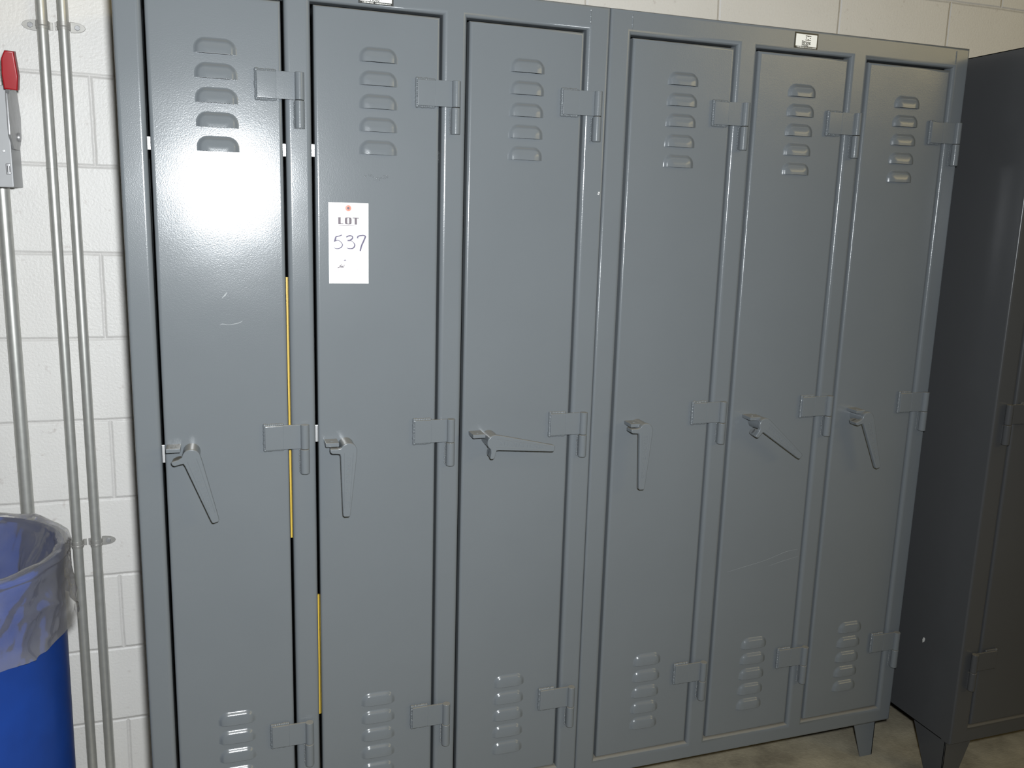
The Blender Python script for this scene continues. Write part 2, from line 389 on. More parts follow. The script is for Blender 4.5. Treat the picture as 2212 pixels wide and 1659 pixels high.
def make_handle(px, pz, ang, y, parent, mat):
    """L handle: boss standing off the door, tapered lever, padlock ear square to it. ang = degrees from straight down, towards +x"""
    bm = bmesh.new()
    YF = -0.050; LEN = 0.132; R1 = 0.0168; R2 = 0.0078
    # outline in local frame: lever along -z, ear along -x
    pts = arc(0, 0, R1, R1, 0, 152, 16)
    pts += [(-R1 * 0.95, 0.0065), (-0.0225, 0.0045), (-0.034, 0.0045), (-0.0368, 0.0030), (-0.0370, 0.000), (-0.0362, -0.0030), (-0.033, -0.0055), (-0.0225, -0.0060), (-0.0172, -0.0068), (-0.0158, -0.012)]
    tip = [( -R2, -LEN + 0.001), (-R2 * 0.9, -LEN - 0.0052), (-R2 * 0.6, -LEN - 0.0075), (R2 * 0.6, -LEN - 0.0075), (R2 * 0.9, -LEN - 0.0052), (R2, -LEN + 0.001)]
    pts += tip + [(R1 * 0.985, -0.012)]
    prism(bm, pts, YF, YF + 0.0105, bev=0.0021, seg=3)
    # raised rim of the pressed panel along the lever
    for s in (-1, 1):
        p0 = Vector((s * (R1 - 0.0078), -0.004)); p1 = Vector((s * (R2 - 0.0026), -LEN + 0.012))
        cyl(bm, (p0.x, YF + 0.0003, p0.y), (p1.x, YF + 0.0003, p1.y), 0.00075, n=8)
    # cast lettering down the lever
    me = text_mesh('STRONG HOLD', 0.0135, 0.0007, 0.0, 0.98, spacing=1.12)
    me.transform(Matrix.Translation((0, YF + 0.0001, -0.062)) @ Matrix.Rotation(PI / 2, 4, 'Y') @ FRONT)
    # squeeze with the taper
    for v in me.vertices:
        f = min(1, max(0, -v.co.z / LEN)); v.co.x *= 1.0 - 0.42 * f
    bm.from_mesh(me); bpy.data.meshes.remove(me)
    # padlock ear folded back towards the door, with its eye
    ring = []
    box(bm, -0.0352, -0.0175, YF + 0.008, YF + 0.026, -0.0052, 0.0030, 0.0015)
    cyl(bm, (-0.0262, YF + 0.026, -0.0052), (-0.0262, YF + 0.026, 0.0030), 0.0088, n=20, bev=0.0010)
    # boss
    bmesh.ops.rotate(bm, cent=(0, 0, 0), matrix=Matrix.Rotation(-math.radians(ang), 3, 'Y'), verts=bm.verts[:])
    cyl(bm, (0, 0.001, 0), (0, YF + 0.010, 0), 0.0165, 0.0158, n=32)
    bmesh.ops.translate(bm, vec=(px, y, pz), verts=bm.verts[:])
    return obj('handle', bm, mat, parent)

def make_tab(x0, x1, z, y, parent, mat):
    """square-edged lug standing out of the door above the ear, drilled for a padlock"""
    bm = bmesh.new()
    box(bm, x0, x1, y - 0.036, y + 0.001, z - 0.0042, z + 0.0042, 0.0014)
    cx = (x0 + x1) / 2
    cyl(bm, (cx, y - 0.021, z + 0.0036), (cx, y - 0.021, z + 0.0046), 0.0060, n=20)
    g = cyl(bm, (cx, y - 0.021, z + 0.0040), (cx, y - 0.021, z + 0.0050), 0.0035, n=16)
    return obj('padlock_tab', bm, mat, parent)

def make_leg(xo, yo, sx, sy, parent, mat, wx=(0.077, 0.041), wy=(0.075, 0.041)):
    """folded tapered leg: corner at (xo,yo), one plate running sx in x and one running sy in y"""
    bm = bmesh.new(); t = 0.004
    h = -FLOOR
    a = [(xo, 0.001), (xo + sx * wx[0], 0.001), (xo + sx * wx[0], -0.006), (xo + sx * wx[1], FLOOR + 0.0005), (xo, FLOOR + 0.0005)]
    prism(bm, a, yo, yo + sy * t, 'y', 0.0008)
    b = [(yo, 0.001), (yo + sy * wy[0], 0.001), (yo + sy * wy[0], -0.006), (yo + sy * wy[1], FLOOR + 0.0005), (yo, FLOOR + 0.0005)]
    prism(bm, b, xo, xo + sx * t, 'x', 0.0008)
    return obj('leg', bm, mat, parent)

def make_body(x0, x1, z1, y0, y1, dividers, parent, mat):
    bm = bmesh.new(); t = 0.002; ys = y0 + 0.0005
    # sides, top, bottom, back as sheet panels
    box(bm, x0 + 0.0003, x0 + 0.0023, y0 + 0.029, y1, 0.0003, z1 - 0.0003)
    box(bm, x1 - 0.0023, x1 - 0.0003, y0 + 0.029, y1, 0.0003, z1 - 0.0003)
    box(bm, x0 + 0.0003, x1 - 0.0003, y0 + 0.029, y1, z1 - 0.0023, z1 - 0.0003)
    box(bm, x0 + 0.0003, x1 - 0.0003, y0 + 0.029, y1, 0.0003, 0.0023)
    box(bm, x0 + 0.0003, x1 - 0.0003, y1 - 0.002, y1, 0.0003, z1 - 0.0003)
    b = obj('body', bm, mat, parent)
    if dividers:
        for d in dividers:
            bm = bmesh.new(); box(bm, d - 0.0012, d + 0.0012, y0 + 0.029, y1 - 0.003, 0.003, z1 - 0.003); obj('divider', bm, M_INSIDE, parent)
    return b

def make_nameplate(x0, x1, z0, z1, y, parent):
    w = x1 - x0; h = z1 - z0
    bm = bmesh.new(); box(bm, x0, x1, y - 0.0007, y + 0.0001, z0, z1, 0.0003, 1)
    p = obj('nameplate', bm, M_BLACK, parent, smooth=False)
    p['label'] = 'small black-bordered white maker label'
    bm = bmesh.new(); box(bm, x0 + 0.0035, x1 - 0.0035, y - 0.0011, y - 0.0006, z0 + 0.0045, z1 - 0.0035)
    obj('white_field', bm, M_LABEL, p, smooth=False)
    bm = bmesh.new(); ty = y - 0.0013; cx = (x0 + x1) / 2 + 0.0045; k = h / 0.0345
    add_text(bm, 'Strong', 0.0094 * k, cx - 0.0165, ty, z0 + 0.0137 * k, 0.0001, 0.00022, 0.95, align='LEFT')
    add_text(bm, 'Hold', 0.0094 * k, cx - 0.0165, ty, z0 + 0.0078 * k, 0.0001, 0.00022, 0.95, align='LEFT')
    # anvil-like mark: two bars with a notch towards each other and a dot either side
    zc = z0 + 0.0232 * k
    for s in (-1, 1):
        prism(bm, [(cx - 0.0075, zc + s * 0.0052 * k), (cx + 0.0075, zc + s * 0.0052 * k), (cx + 0.0075, zc + s * 0.0036 * k), (cx + 0.002, zc + s * 0.0036 * k), (cx, zc + s * 0.0022 * k), (cx - 0.002, zc + s * 0.0036 * k), (cx - 0.0075, zc + s * 0.0036 * k)], ty + 0.0001, ty - 0.0001)
        box(bm, cx + s * 0.0052 - 0.0012, cx + s * 0.0052 + 0.0012, ty - 0.0001, ty + 0.0001, zc - 0.0011, zc + 0.0011)
    obj('lettering', bm, M_BLACK, p, smooth=False)
    bm = bmesh.new()
    add_text(bm, '1-800-880-2625', 0.0033, x0 + w * 0.27, y - 0.0009, z0 + 0.0022, 0.0001, 0.00005)
    add_text(bm, 'www.strong-hold.com', 0.0033, x0 + w * 0.70, y - 0.0009, z0 + 0.0022, 0.0001, 0.00005)
    obj('small_print', bm, M_LABEL, p, smooth=False)

ZT, ZB, ZTOP = 1.7437, 0.0469, 1.7954
DEPTH = 0.457
def locker(x0, x1, doors, label, plate, beads, chips=()):
    c = thing('locker_cabinet', label, 'locker', ((x0 + x1) / 2, DEPTH / 2, FLOOR), 'three-door steel locker cabinets')
    inv = Vector(c.location)
    root = c
    make_frame(x0, x1, 0, ZTOP, [(d['a'], d['b'], ZB, ZT) for d in doors], 0.0, root, M_PAINT, beads)
    mids = [(doors[0]['b'] + doors[1]['a']) / 2, (doors[1]['b'] + doors[2]['a']) / 2]
    make_body(x0, x1, ZTOP, 0.0, DEPTH, mids, root, M_PAINT)
    for xo, sx in ((x0 + 0.019, 1), (x1 - 0.019, -1)):
        make_leg(xo, 0.030, sx, 1, root, M_PAINT); make_leg(xo, DEPTH - 0.03, sx, -1, root, M_PAINT)
    make_nameplate(*plate, 0.0, root)
    for d in doors:
        lv = [d['up'] - 0.0434 * i for i in range(5)] + [d['lo'] - 0.0428 * i for i in range(5)]
        dr = make_door(d['a'], d['b'], ZB, ZT, 0.0012, root, M_PAINT, lv)
        for z in d['hinges']: make_hinge(d['b'], 1, z, 0.0, dr, M_PAINT)
        for nm, pts, w, m in d.get('marks', ()):
            bm = bmesh.new(); ribbon(bm, pts, w, 0.0011, 0.0001); obj(nm, bm, m, dr, smooth=False)
        if d.get('residue'):
            bm = bmesh.new(); rr = random.Random(3)
            for i in range(46):
                f = rr.random(); r = rr.uniform(0.0005, 0.0015)
                g = bmesh.ops.create_icosphere(bm, subdivisions=2, radius=r)
                bmesh.ops.scale(bm, vec=(1.3, 0.55, 0.9), verts=g['verts'])
                bmesh.ops.translate(bm, vec=(-0.5150 + 0.047 * f, 0.0008, 1.4305 + 0.003 * math.sin(f * 9) + rr.uniform(-0.003, 0.003) - 0.003 * f), verts=g['verts'])
            o = obj('paint_residue', bm, M_PAINT, dr); o['label'] = 'lumpy strip of painted-over residue'
        make_handle(*d['handle'], 0.0012, dr, M_PAINT)
        make_tab(*d['tab'], 0.0012, dr, M_PAINT)
        # zinc latch bolt in the slot beside the handle
        if d.get('bolt'):
            bm = bmesh.new(); box(bm, d['a'] - 0.006, d['a'] + 0.005, 0.024, 0.028, d['bolt'] - 0.018, d['bolt'] + 0.018, 0.0008)
            o = obj('latch_bolt', bm, M_ZINC, dr); o['label'] = 'bright zinc latch bolt in the door slot'
        if d.get('hook'):
            for g in (d['a'], d['b']):
                bm = bmesh.new(); box(bm, g - 0.006, g + 0.006, 0.032, 0.036, d['hook'] - 0.012, d['hook'] + 0.012, 0.0008)
                o = obj('shelf_bracket', bm, M_ZINC, root); o['label'] = 'bright zinc shelf bracket behind the slot'
    for pts in chips:
        bm = bmesh.new(); prism(bm, pts, 0.0001, -0.0002); o = obj('paint_chip', bm, M_CARD, root, smooth=False); o['label'] = 'tiny white fleck on the grey paint'
    # children carry world coordinates; shift them under the base empty
    for ch in root.children:
        ch.location = Vector(ch.location) - inv
    return root

UH = [1.5645, 1.571, 1.5735, 1.5745, 1.5715, 1.5675]
MH = [0.8845, 0.882, 0.883, 0.893, 0.896, 0.8945]
LHN = [0.222, 0.2165, 0.210, 0.222, 0.221, 0.2227]
def D(i, a, b, up, lo, hp, ang, tab, **k):
    return dict(a=a, b=b, up=up, lo=lo, hinges=(UH[i], MH[i], LHN[i]), handle=(hp[0], hp[1], ang), tab=tab, **k)
MARKS = {0: [('scratch', [(-0.7960, 1.1380), (-0.7900, 1.1400), (-0.7780, 1.1385), (-0.7600, 1.1420), (-0.7530, 1.1460)], [0.0004, 0.0012, 0.0008, 0.0014, 0.0004], M_SCR),
             ('scratch', [(-0.7900, 1.1900), (-0.7840, 1.1960), (-0.7800, 1.2020)], [0.0006, 0.0030, 0.0008], M_SCR)],
         4: [('scratch', [(0.3900, 0.5030), (0.4400, 0.5120), (0.5000, 0.5230), (0.5600, 0.5400), (0.5960, 0.5430)], [0.0003, 0.0007, 0.0005, 0.0009, 0.0003], M_SCR),
             ('scratch', [(0.5100, 0.5060), (0.5500, 0.5150), (0.6000, 0.5240)], [0.0003, 0.0007, 0.0003], M_SCR)]}
A = [D(0, -0.9077, -0.6672, 1.6375, 0.2895, (-0.8557, 0.8888), 17.0, (-0.9014, -0.8750, 0.9010), bolt=0.8805, hook=1.475, marks=MARKS[0]),
     D(1, -0.6132, -0.3620, 1.6465, 0.2860, (-0.5558, 0.8848), -2.0, (-0.6001, -0.5732, 0.8955), bolt=0.9069, hook=1.477, residue=True),
     D(2, -0.3073, -0.0539, 1.6510, 0.2830, (-0.2454, 0.8849), 81.4, (-0.2906, -0.2628, 0.8972))]
Bd = [D(3, 0.0528, 0.3061, 1.6525, 0.2850, (0.1141, 0.8930), -1.1, (0.0817, 0.1097, 0.9028)),
      D(4, 0.3630, 0.6104, 1.6500, 0.2870, (0.4309, 0.8905), 52.2, (0.3964, 0.4248, 0.9040), marks=MARKS[4]),
      D(5, 0.6638, 0.9102, 1.6450, 0.2920, (0.7302, 0.8924), 20.3, (0.7034, 0.7302, 0.9075))]
locker(-0.9579, -0.0006, A, 'left grey steel locker cabinet, its middle door hung with a white lot tag', (-0.5262, -0.4586, 1.7515, 1.7865), [(-0.0455, 1.757, 1.786)],
       [[(-0.0120, 1.4185), (-0.0080, 1.4190), (-0.0070, 1.4165), (-0.0100, 1.4170)], [(-0.0125, 1.4150), (-0.0075, 1.4155), (-0.0095, 1.4130), (-0.0120, 1.4135)]])
locker(0.0006, 0.9591, Bd, 'grey steel locker cabinet between the tagged one and the darker cabinet', (0.4535, 0.5166, 1.7548, 1.7885), [(0.0500, 1.757, 1.786), (0.918, 1.757, 1.786)])

# ------------------------------------------------------------------ darker cabinet at the right
def storage_cabinet():
    x0, x1, y0, y1, zt = 1.028, 1.95, -0.148, 0.462, 1.790
    c = thing('storage_cabinet', 'darker grey steel cabinet at the right edge, standing forward of the lockers', 'cabinet', ((x0 + x1) / 2, (y0 + y1) / 2, FLOOR))
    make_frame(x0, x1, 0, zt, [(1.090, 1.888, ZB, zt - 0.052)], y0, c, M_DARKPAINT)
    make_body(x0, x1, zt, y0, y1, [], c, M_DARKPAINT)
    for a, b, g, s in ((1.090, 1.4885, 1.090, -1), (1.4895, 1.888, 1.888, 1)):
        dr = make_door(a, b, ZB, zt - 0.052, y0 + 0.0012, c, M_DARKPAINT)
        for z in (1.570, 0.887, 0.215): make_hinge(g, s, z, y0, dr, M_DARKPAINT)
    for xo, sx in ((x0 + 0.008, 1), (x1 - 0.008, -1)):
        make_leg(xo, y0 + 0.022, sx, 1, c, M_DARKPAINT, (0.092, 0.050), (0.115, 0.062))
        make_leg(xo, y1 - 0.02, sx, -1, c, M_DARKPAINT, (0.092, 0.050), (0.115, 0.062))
    bm = bmesh.new()    # chip of bare metal on the side panel
    prism(bm, [(-0.022, 0.2475), (-0.017, 0.2500), (-0.0135, 0.2420), (-0.0150, 0.2330), (-0.0205, 0.2385)], x0 + 0.0002, x0 - 0.0003, 'x')
    o = obj('paint_chip', bm, M_CHIP, c, smooth=False); o['label'] = 'pale chip in the paint of the side panel'
    for ch in c.children: ch.location = Vector(ch.location) - Vector(c.location)
storage_cabinet()

# scuffs on the locker paint
# ------------------------------------------------------------------ lot tag
def lot_tag():
    x0, x1, z0, z1 = -0.5862, -0.5076, 1.2195, 1.3782
    t = thing('lot_tag', 'white paper lot tag reading 537 on the second locker door', 'tag', ((x0 + x1) / 2, -0.001, z0))
    cx = (x0 + x1) / 2; Y = -0.0006
    bm = bmesh.new(); box(bm, x0, x1, Y - 0.0004, Y, z0, z1)
    obj('card', bm, M_CARD, t, smooth=False)
    bm = bmesh.new(); zc = z1 - 0.0105
    for i in range(1): pass
    n = 28; ro, ri = 0.0060, 0.0027
    vo = [bm.verts.new((cx - 0.0005 + ro * math.cos(2 * PI * i / n), Y - 0.0006, zc + ro * math.sin(2 * PI * i / n))) for i in range(n)]
    vi = [bm.verts.new((cx - 0.0005 + ri * math.cos(2 * PI * i / n), Y - 0.0008, zc + ri * math.sin(2 * PI * i / n))) for i in range(n)]
    for i in range(n): bm.faces.new((vo[i], vo[(i + 1) % n], vi[(i + 1) % n], vi[i]))
    e = obj('eyelet', bm, M_EYE, t, smooth=False); e['label'] = 'red ring round the punched hole'
    bm = bmesh.new(); cyl(bm, (cx - 0.0005, Y - 0.0007, zc), (cx - 0.0005, Y - 0.0004, zc), ri + 0.0001, n=20)
    obj('eyelet_hole', bm, M_INK, e, smooth=False)
    y = Y - 0.0006
    bm = bmesh.new()
    # heavy extended LOT built from strokes
    zb, zt = z1 - 0.0420, z1 - 0.0285
    def bx(a, b, c, d): box(bm, cx + a, cx + b, y - 0.0001, y + 0.0001, c, d)
    bx(-0.0205, -0.0155, zb + 0.0016, zt - 0.0008); bx(-0.0205, -0.0105, zb, zb + 0.0016); bx(-0.0213, -0.0147, zt - 0.0008, zt)
    ov = arc(0, (zb + zt) / 2, 0.0070, (zt - zb) / 2, 0, 360, 36); ri_ = arc(0, (zb + zt) / 2, 0.0017, (zt - zb) / 2 - 0.0015, 0, 360, 36)
    def sq(p, cz, rx, rz):   # squarish oval
        a = math.atan2(p[1] - cz, p[0]); c, s = math.cos(a), math.sin(a); k = 0.5
        return (math.copysign(abs(c) ** k, c) * rx - 0.0010, cz + math.copysign(abs(s) ** k, s) * rz)
    cz = (zb + zt) / 2
    O = []
    for i in range(37):
        a = 2 * PI * i / 36; c, s = math.cos(a), math.sin(a); k = 0.45
        O.append(((math.copysign(abs(c) ** k, c) * 0.0068, math.copysign(abs(s) ** k, s) * (zt - zb) / 2), (math.copysign(abs(c) ** k, c) * 0.0018, math.copysign(abs(s) ** k, s) * ((zt - zb) / 2 - 0.0014))))
    for i in range(36):
        (o1, i1), (o2, i2) = O[i], O[i + 1]
        q = [bm.verts.new((cx - 0.0008 + p[0], y - 0.0001, cz + p[1])) for p in (o1, o2, i2, i1)]
        bm.faces.new(q)
    bx(0.0078, 0.0202, zt - 0.0016, zt); bx(0.0118, 0.0165, zb, zt - 0.0016)
    bx(-0.0195, 0.0165, zb - 0.0030, zb - 0.0022)
    obj('lettering', bm, M_INK, t, smooth=False)
    bm = bmesh.new()
    def P(pts): return [(cx + a, z1 - b) for a, b in pts]
    W = 0.0031
    # 5
    ribbon(bm, P([(-0.0285, 0.0765), (-0.0265, 0.0720), (-0.0255, 0.0672)]), [0.0022, 0.0036, 0.0030], y)
    ribbon(bm, P([(-0.0262, 0.0668), (-0.0200, 0.0655), (-0.0135, 0.0630)]), [0.0026, 0.0020, 0.0022], y)
    ribbon(bm, P([(-0.0275, 0.0752), (-0.0215, 0.0735), (-0.0160, 0.0765), (-0.0125, 0.0820), (-0.0150, 0.0872), (-0.0210, 0.0898), (-0.0260, 0.0895), (-0.0300, 0.0875)]), [0.0022, 0.0014, 0.0014, 0.0020, 0.0022, 0.0018, 0.0014, 0.0006], y)
    # 3
    ribbon(bm, P([(-0.0050, 0.0670), (0.0000, 0.0645), (0.0055, 0.0645), (0.0080, 0.0675), (0.0055, 0.0710), (0.0010, 0.0740)]), [0.0028, 0.0026, 0.0024, 0.0026, 0.0028, 0.0034], y)
    ribbon(bm, P([(-0.0025, 0.0735), (0.0040, 0.0738), (0.0090, 0.0770), (0.0118, 0.0820), (0.0098, 0.0872), (0.0050, 0.0895), (-0.0010, 0.0890), (-0.0050, 0.0875)]), [0.0030, 0.0014, 0.0012, 0.0026, 0.0028, 0.0020, 0.0016, 0.0006], y)
    # 7
    ribbon(bm, P([(0.0175, 0.0690), (0.0185, 0.0650), (0.0250, 0.0632), (0.0300, 0.0630), (0.0335, 0.0650)]), [0.0028, 0.0028, 0.0022, 0.0022, 0.0030], y)
    ribbon(bm, P([(0.0335, 0.0645), (0.0300, 0.0730), (0.0255, 0.0830), (0.0225, 0.0940)]), [0.0030, 0.0032, 0.0032, 0.0030], y)
    h = obj('handwritten_number', bm, M_PEN, t, smooth=False)
    bm = bmesh.new()
    ribbon(bm, P([(-0.0100, 0.1140), (-0.0075, 0.1122), (-0.0055, 0.1142)]), [0.0010, 0.0022, 0.0008], y)
    obj('pen_tick', bm, M_PEN, t, smooth=False)
    bm = bmesh.new()
    add_text(bm, 'AUCTIONS', 0.0102, cx + 0.0002, y, z1 - 0.1340, 0.0001, 0.00003, 1.12, spacing=1.06)
    obj('printed_word', bm, M_FAINT, t, smooth=False)
    bm = bmesh.new()
    for (a, b, c, d, w) in ((-0.0225, 0.1275, -0.0180, 0.1262, .0016), (-0.0180, 0.1265, -0.0172, 0.1225, .0014), (-0.0163, 0.1275, -0.0158, 0.1225, .0014), (-0.0148, 0.1275, -0.0138, 0.1230, .0013), (-0.0138, 0.1230, -0.0125, 0.1275, .0012), (-0.0122, 0.1275, -0.0117, 0.1228, .0012), (-0.0107, 0.1275, -0.0092, 0.1215, .0012), (-0.0168, 0.1205, -0.0140, 0.1195, .0009), (-0.0150, 0.1215, -0.0135, 0.1203, .0009)):
        ribbon(bm, P([(a, b), (c, d)]), w, y)
    obj('script_mark', bm, M_INK, t, smooth=False)
    bm = bmesh.new()
    for zz, a, b in ((0.1222, -0.003, 0.018), (0.1252, -0.002, 0.018), (0.1415, -0.022, 0.020), (0.1450, -0.013, 0.011)):
        x = a
        while x < b:
            w = random.uniform(0.0012, 0.0030); ribbon(bm, P([(x, zz), (min(b, x + w), zz)]), 0.0008, y); x += w + 0.0008
    obj('fine_print', bm, M_FAINT, t, smooth=False)
    for ch in t.children: ch.location = Vector(ch.location) - Vector(t.location)
lot_tag()

# ------------------------------------------------------------------ yellow strips seen through the slots
def strip(segs, x, label, y0=0.034):
    bm = bmesh.new()
    box(bm, x - 0.0017, x + 0.0017, y0 + 0.002, y0 + 0.004, segs[-1][1], segs[0][0])
    for a, b in segs: box(bm, x - 0.0017, x + 0.0017, y0, y0 + 0.0025, b, a)
    bmesh.ops.recalc_face_normals(bm, faces=bm.faces[:])
    o = obj('yellow_strip', bm, M_YELLOW, smooth=False)
    tag(o, label, 'strip', 'yellow strips in the door slots')
strip([(1.229, 1.207), (1.195, 1.180), (1.177, 1.143), (1.133, 0.68)], -0.6655, 'longest thin yellow strip, in the slot right of the first locker door')
strip([(0.545, 0.262)], -0.6120, 'thin yellow strip low in the slot left of the tagged locker door')
strip([(0.300, 0.190)], -0.0535, 'shortest yellow strip, behind the lowest hinge of the third locker door')

# ------------------------------------------------------------------ conduits and straps
def conduit(x, z0, z1, r, label, couple=()):
    t = thing('conduit', label, 'pipe', (x, WALL - r - 0.002, z0), 'galvanised conduits on the block wall')
    bm = bmesh.new(); L = z1 - z0; n = 40
    prev = None
    for i in range(n):       # very slight bow, as hand-bent tube has
        pass
    cyl(bm, (0, 0, 0), (0, 0, L), r, n=32)
    obj('tube', bm, M_EMT, t)
    for c in couple:
        bm = bmesh.new(); cyl(bm, (0, 0, c - z0 - 0.001), (0, 0, c - z0 + 0.001), r + 0.0004, n=32)
        obj('joint_ring', bm, M_STRAP, t)
    return t
CA, CB, CC = -1.1430, -1.1010, -1.2450
RA = 0.0115
conduit(CA, FLOOR, 2.6, RA, 'thin galvanised conduit in the middle, closer to the red-handled switch', (1.437,))
conduit(CB, FLOOR, 2.6, RA, 'thin galvanised conduit nearest the left locker cabinet')
conduit(CC, FLOOR, 1.3915, 0.0146, 'thicker galvanised conduit dropping from the red-handled switch behind the drum')
def strap(x, z, side, label):
    t = thing('conduit_strap', label, 'strap', (x, WALL, z), 'one-hole conduit straps')
    s = side; yc = -RA - 0.002; R = RA + 0.0016; hw = 0.0085
    bm = bmesh.new()
    prof = []      # (x, y) outer line of the strap
    inner = []
    for i in range(17):
        a = PI * i / 16
        prof.append((math.cos(a) * R, yc - math.sin(a) * R)); inner.append((math.cos(a) * (R - 0.0013), yc - math.sin(a) * (R - 0.0013)))
    # saddle
    left = [(-R, -0.0005)]; right = [(R, -0.0005)]
    outl = [(R, -0.0005)] + prof + [(-R, -0.0005), (-R + 0.0013, -0.0005)] + inner[::-1] + [(R - 0.0013, -0.0005)]
    prism(bm, outl, -hw, hw, 'z', 0.0)
    # raised rib round the saddle
    for zz in (-0.002,):
        for i in range(16):
            a0 = PI * i / 16; a1 = PI * (i + 1) / 16
            cyl(bm, (math.cos(a0) * R, yc - math.sin(a0) * R, zz), (math.cos(a1) * R, yc - math.sin(a1) * R, zz), 0.0012, n=8)
    # short turned-out foot on the other side
    box(bm, *sorted((-s * R, -s * (R + 0.006))), -0.0020, -0.0005, -hw, hw, 0.0004, 1)
    obj('saddle', bm, M_STRAP, t)
    bm = bmesh.new()
    pts = [(s * (R - 0.001), -0.0115), (s * (R + 0.006), -0.0115), (s * (R + 0.018), -0.0098), (s * (R + 0.0265), -0.0060), (s * (R + 0.030), 0.0), (s * (R + 0.0265), 0.0060), (s * (R + 0.018), 0.0098), (s * (R + 0.006), 0.0115), (s * (R - 0.001), 0.0115)]
    prism(bm, pts, -0.0028, -0.0004, 'y', 0.0006, 1)
    obj('ear', bm, M_STRAP, t)
    bm = bmesh.new()
    cyl(bm, (s * (R + 0.013), -0.0025, 0), (s * (R + 0.013), -0.0055, 0), 0.0065, 0.0058, n=6, bev=0.0005)
    cyl(bm, (s * (R + 0.013), -0.0050, 0), (s * (R + 0.013), -0.0062, 0), 0.0030, n=12)
    obj('screw', bm, M_PLATE, t)
strap(CA, 1.7445, -1, 'upper conduit strap, its ear pointing left towards the switch')
strap(CB, 1.7460, 1, 'upper conduit strap, its ear pointing right towards the lockers')
strap(CA, 0.5400, -1, 'lower conduit strap half hidden behind the lined drum')
strap(CB, 0.5405, 1, 'lower conduit strap, its ear pointing right towards the lockers')

# ------------------------------------------------------------------ disconnect switch
def switch():
    xr, z0, z1, yf = -1.206, 1.3925, 1.600, 0.408
    t = thing('disconnect_switch', 'grey switch box with a red-gripped lever at the upper left', 'switch', (xr - 0.11, WALL, z0))
    t0 = Vector(t.location)
    bm = bmesh.new(); box(bm, xr - 0.22, xr, yf, WALL - 0.001, z0, z1, 0.002); obj('enclosure', bm, M_BOX, t)
    bm = bmesh.new(); box(bm, xr - 0.222, xr + 0.0015, yf - 0.014, yf + 0.004, z0 - 0.0015, z1 + 0.0015, 0.003)
    cv = obj('cover', bm, M_BOX, t)
    bm = bmesh.new(); cyl(bm, (xr - 0.013, yf - 0.0145, 1.4665), (xr - 0.013, yf - 0.0170, 1.4665), 0.0030, n=12, bev=0.0006)
    o = obj('screw', bm, M_ZINC, cv)
    bm = bmesh.new(); box(bm, xr - 0.011, xr - 0.002, yf - 0.019, yf - 0.012, 1.418, 1.441, 0.0015)
    cyl(bm, (xr - 0.0055, yf - 0.020, 1.423), (xr - 0.0055, yf - 0.020, 1.436), 0.0028, n=10)
    obj('cover_latch', bm, M_PLATE, cv)
    bm = bmesh.new()
    pts = [(0.372, 1.500), (0.372, 1.580), (0.385, 1.612), (0.462, 1.606), (0.476, 1.596), (0.4955, 1.5450), (0.4890, 1.500), (0.4600, 1.4720), (0.400, 1.4720)]
    prism(bm, pts, xr + 0.0018, xr + 0.0058, 'x', 0.0008)
    cyl(bm, (xr + 0.0018, 0.455, 1.500), (xr + 0.010, 0.455, 1.500), 0.010, 0.009, n=20, bev=0.001)
    lv = obj('lever', bm, M_PLATE, t)
    bm = bmesh.new()
    prism(bm, [(-0.0125, -0.040), (0.0125, -0.040), (0.0145, -0.012), (0.0085, 0.036), (-0.0085, 0.036), (-0.0150, 0.020), (-0.0155, -0.010)], -0.013, 0.013, 'y', 0.003, 3)
    bmesh.ops.transform(bm, matrix=Matrix.Translation((-1.1865, 0.352, 1.629)) @ Matrix.Rotation(math.radians(9), 4, 'X') @ Matrix.Rotation(math.radians(3), 4, 'Y'), verts=bm.verts[:])
    g = obj('grip', bm, M_RED, lv); g['label'] = 'red plastic grip'
    bm = bmesh.new(); cyl(bm, (-1.1935, 0.356, 1.592), (-1.2005, 0.378, 1.586), 0.0045, n=14); cyl(bm, (-1.1865, 0.352, 1.602), (-1.1935, 0.356, 1.589), 0.0045, n=14)
    obj('lever_neck', bm, M_PLATE, lv)
    for ch in t.children: ch.location = Vector(ch.location) - t0
switch()

# ------------------------------------------------------------------ drum with its liner
DX, DY, DZ = -1.312, -0.030, 0.725
def lathe(bm, prof, n=96, cx=0, cy=0):
    rings = []
    for r, z in prof: rings.append([bm.verts.new((cx + r * math.cos(2 * PI * i / n), cy + r * math.sin(2 * PI * i / n), z)) for i in range(n)])
    for a, b in zip(rings, rings[1:]):
        for i in range(n): bm.faces.new((a[i], a[(i + 1) % n], b[(i + 1) % n], b[i]))
    return rings
def drum():
    t = thing('waste_drum', 'blue plastic drum with a clear liner folded over its rim', 'drum', (DX, DY, FLOOR))
    H = DZ - FLOOR
    bm = bmesh.new()
    prof = [(0.0, 0.006), (0.198, 0.006), (0.207, 0.014), (0.211, 0.05), (0.215, 0.30), (0.2175, 0.32), (0.2175, 0.335), (0.215, 0.355), (0.217, 0.60), (0.219, H - 0.04), (0.221, H - 0.035), (0.2235, H - 0.02), (0.2235, H - 0.006), (0.2215, H), (0.218, H + 0.001), (0.216, H - 0.006), (0.2145, H - 0.03), (0.211, 0.60), (0.209, 0.30), (0.203, 0.03), (0.0, 0.02)]
    lathe(bm, prof, 96)
    obj('shell', bm, M_BLUE, t, sharp=50)
    return t
drum()
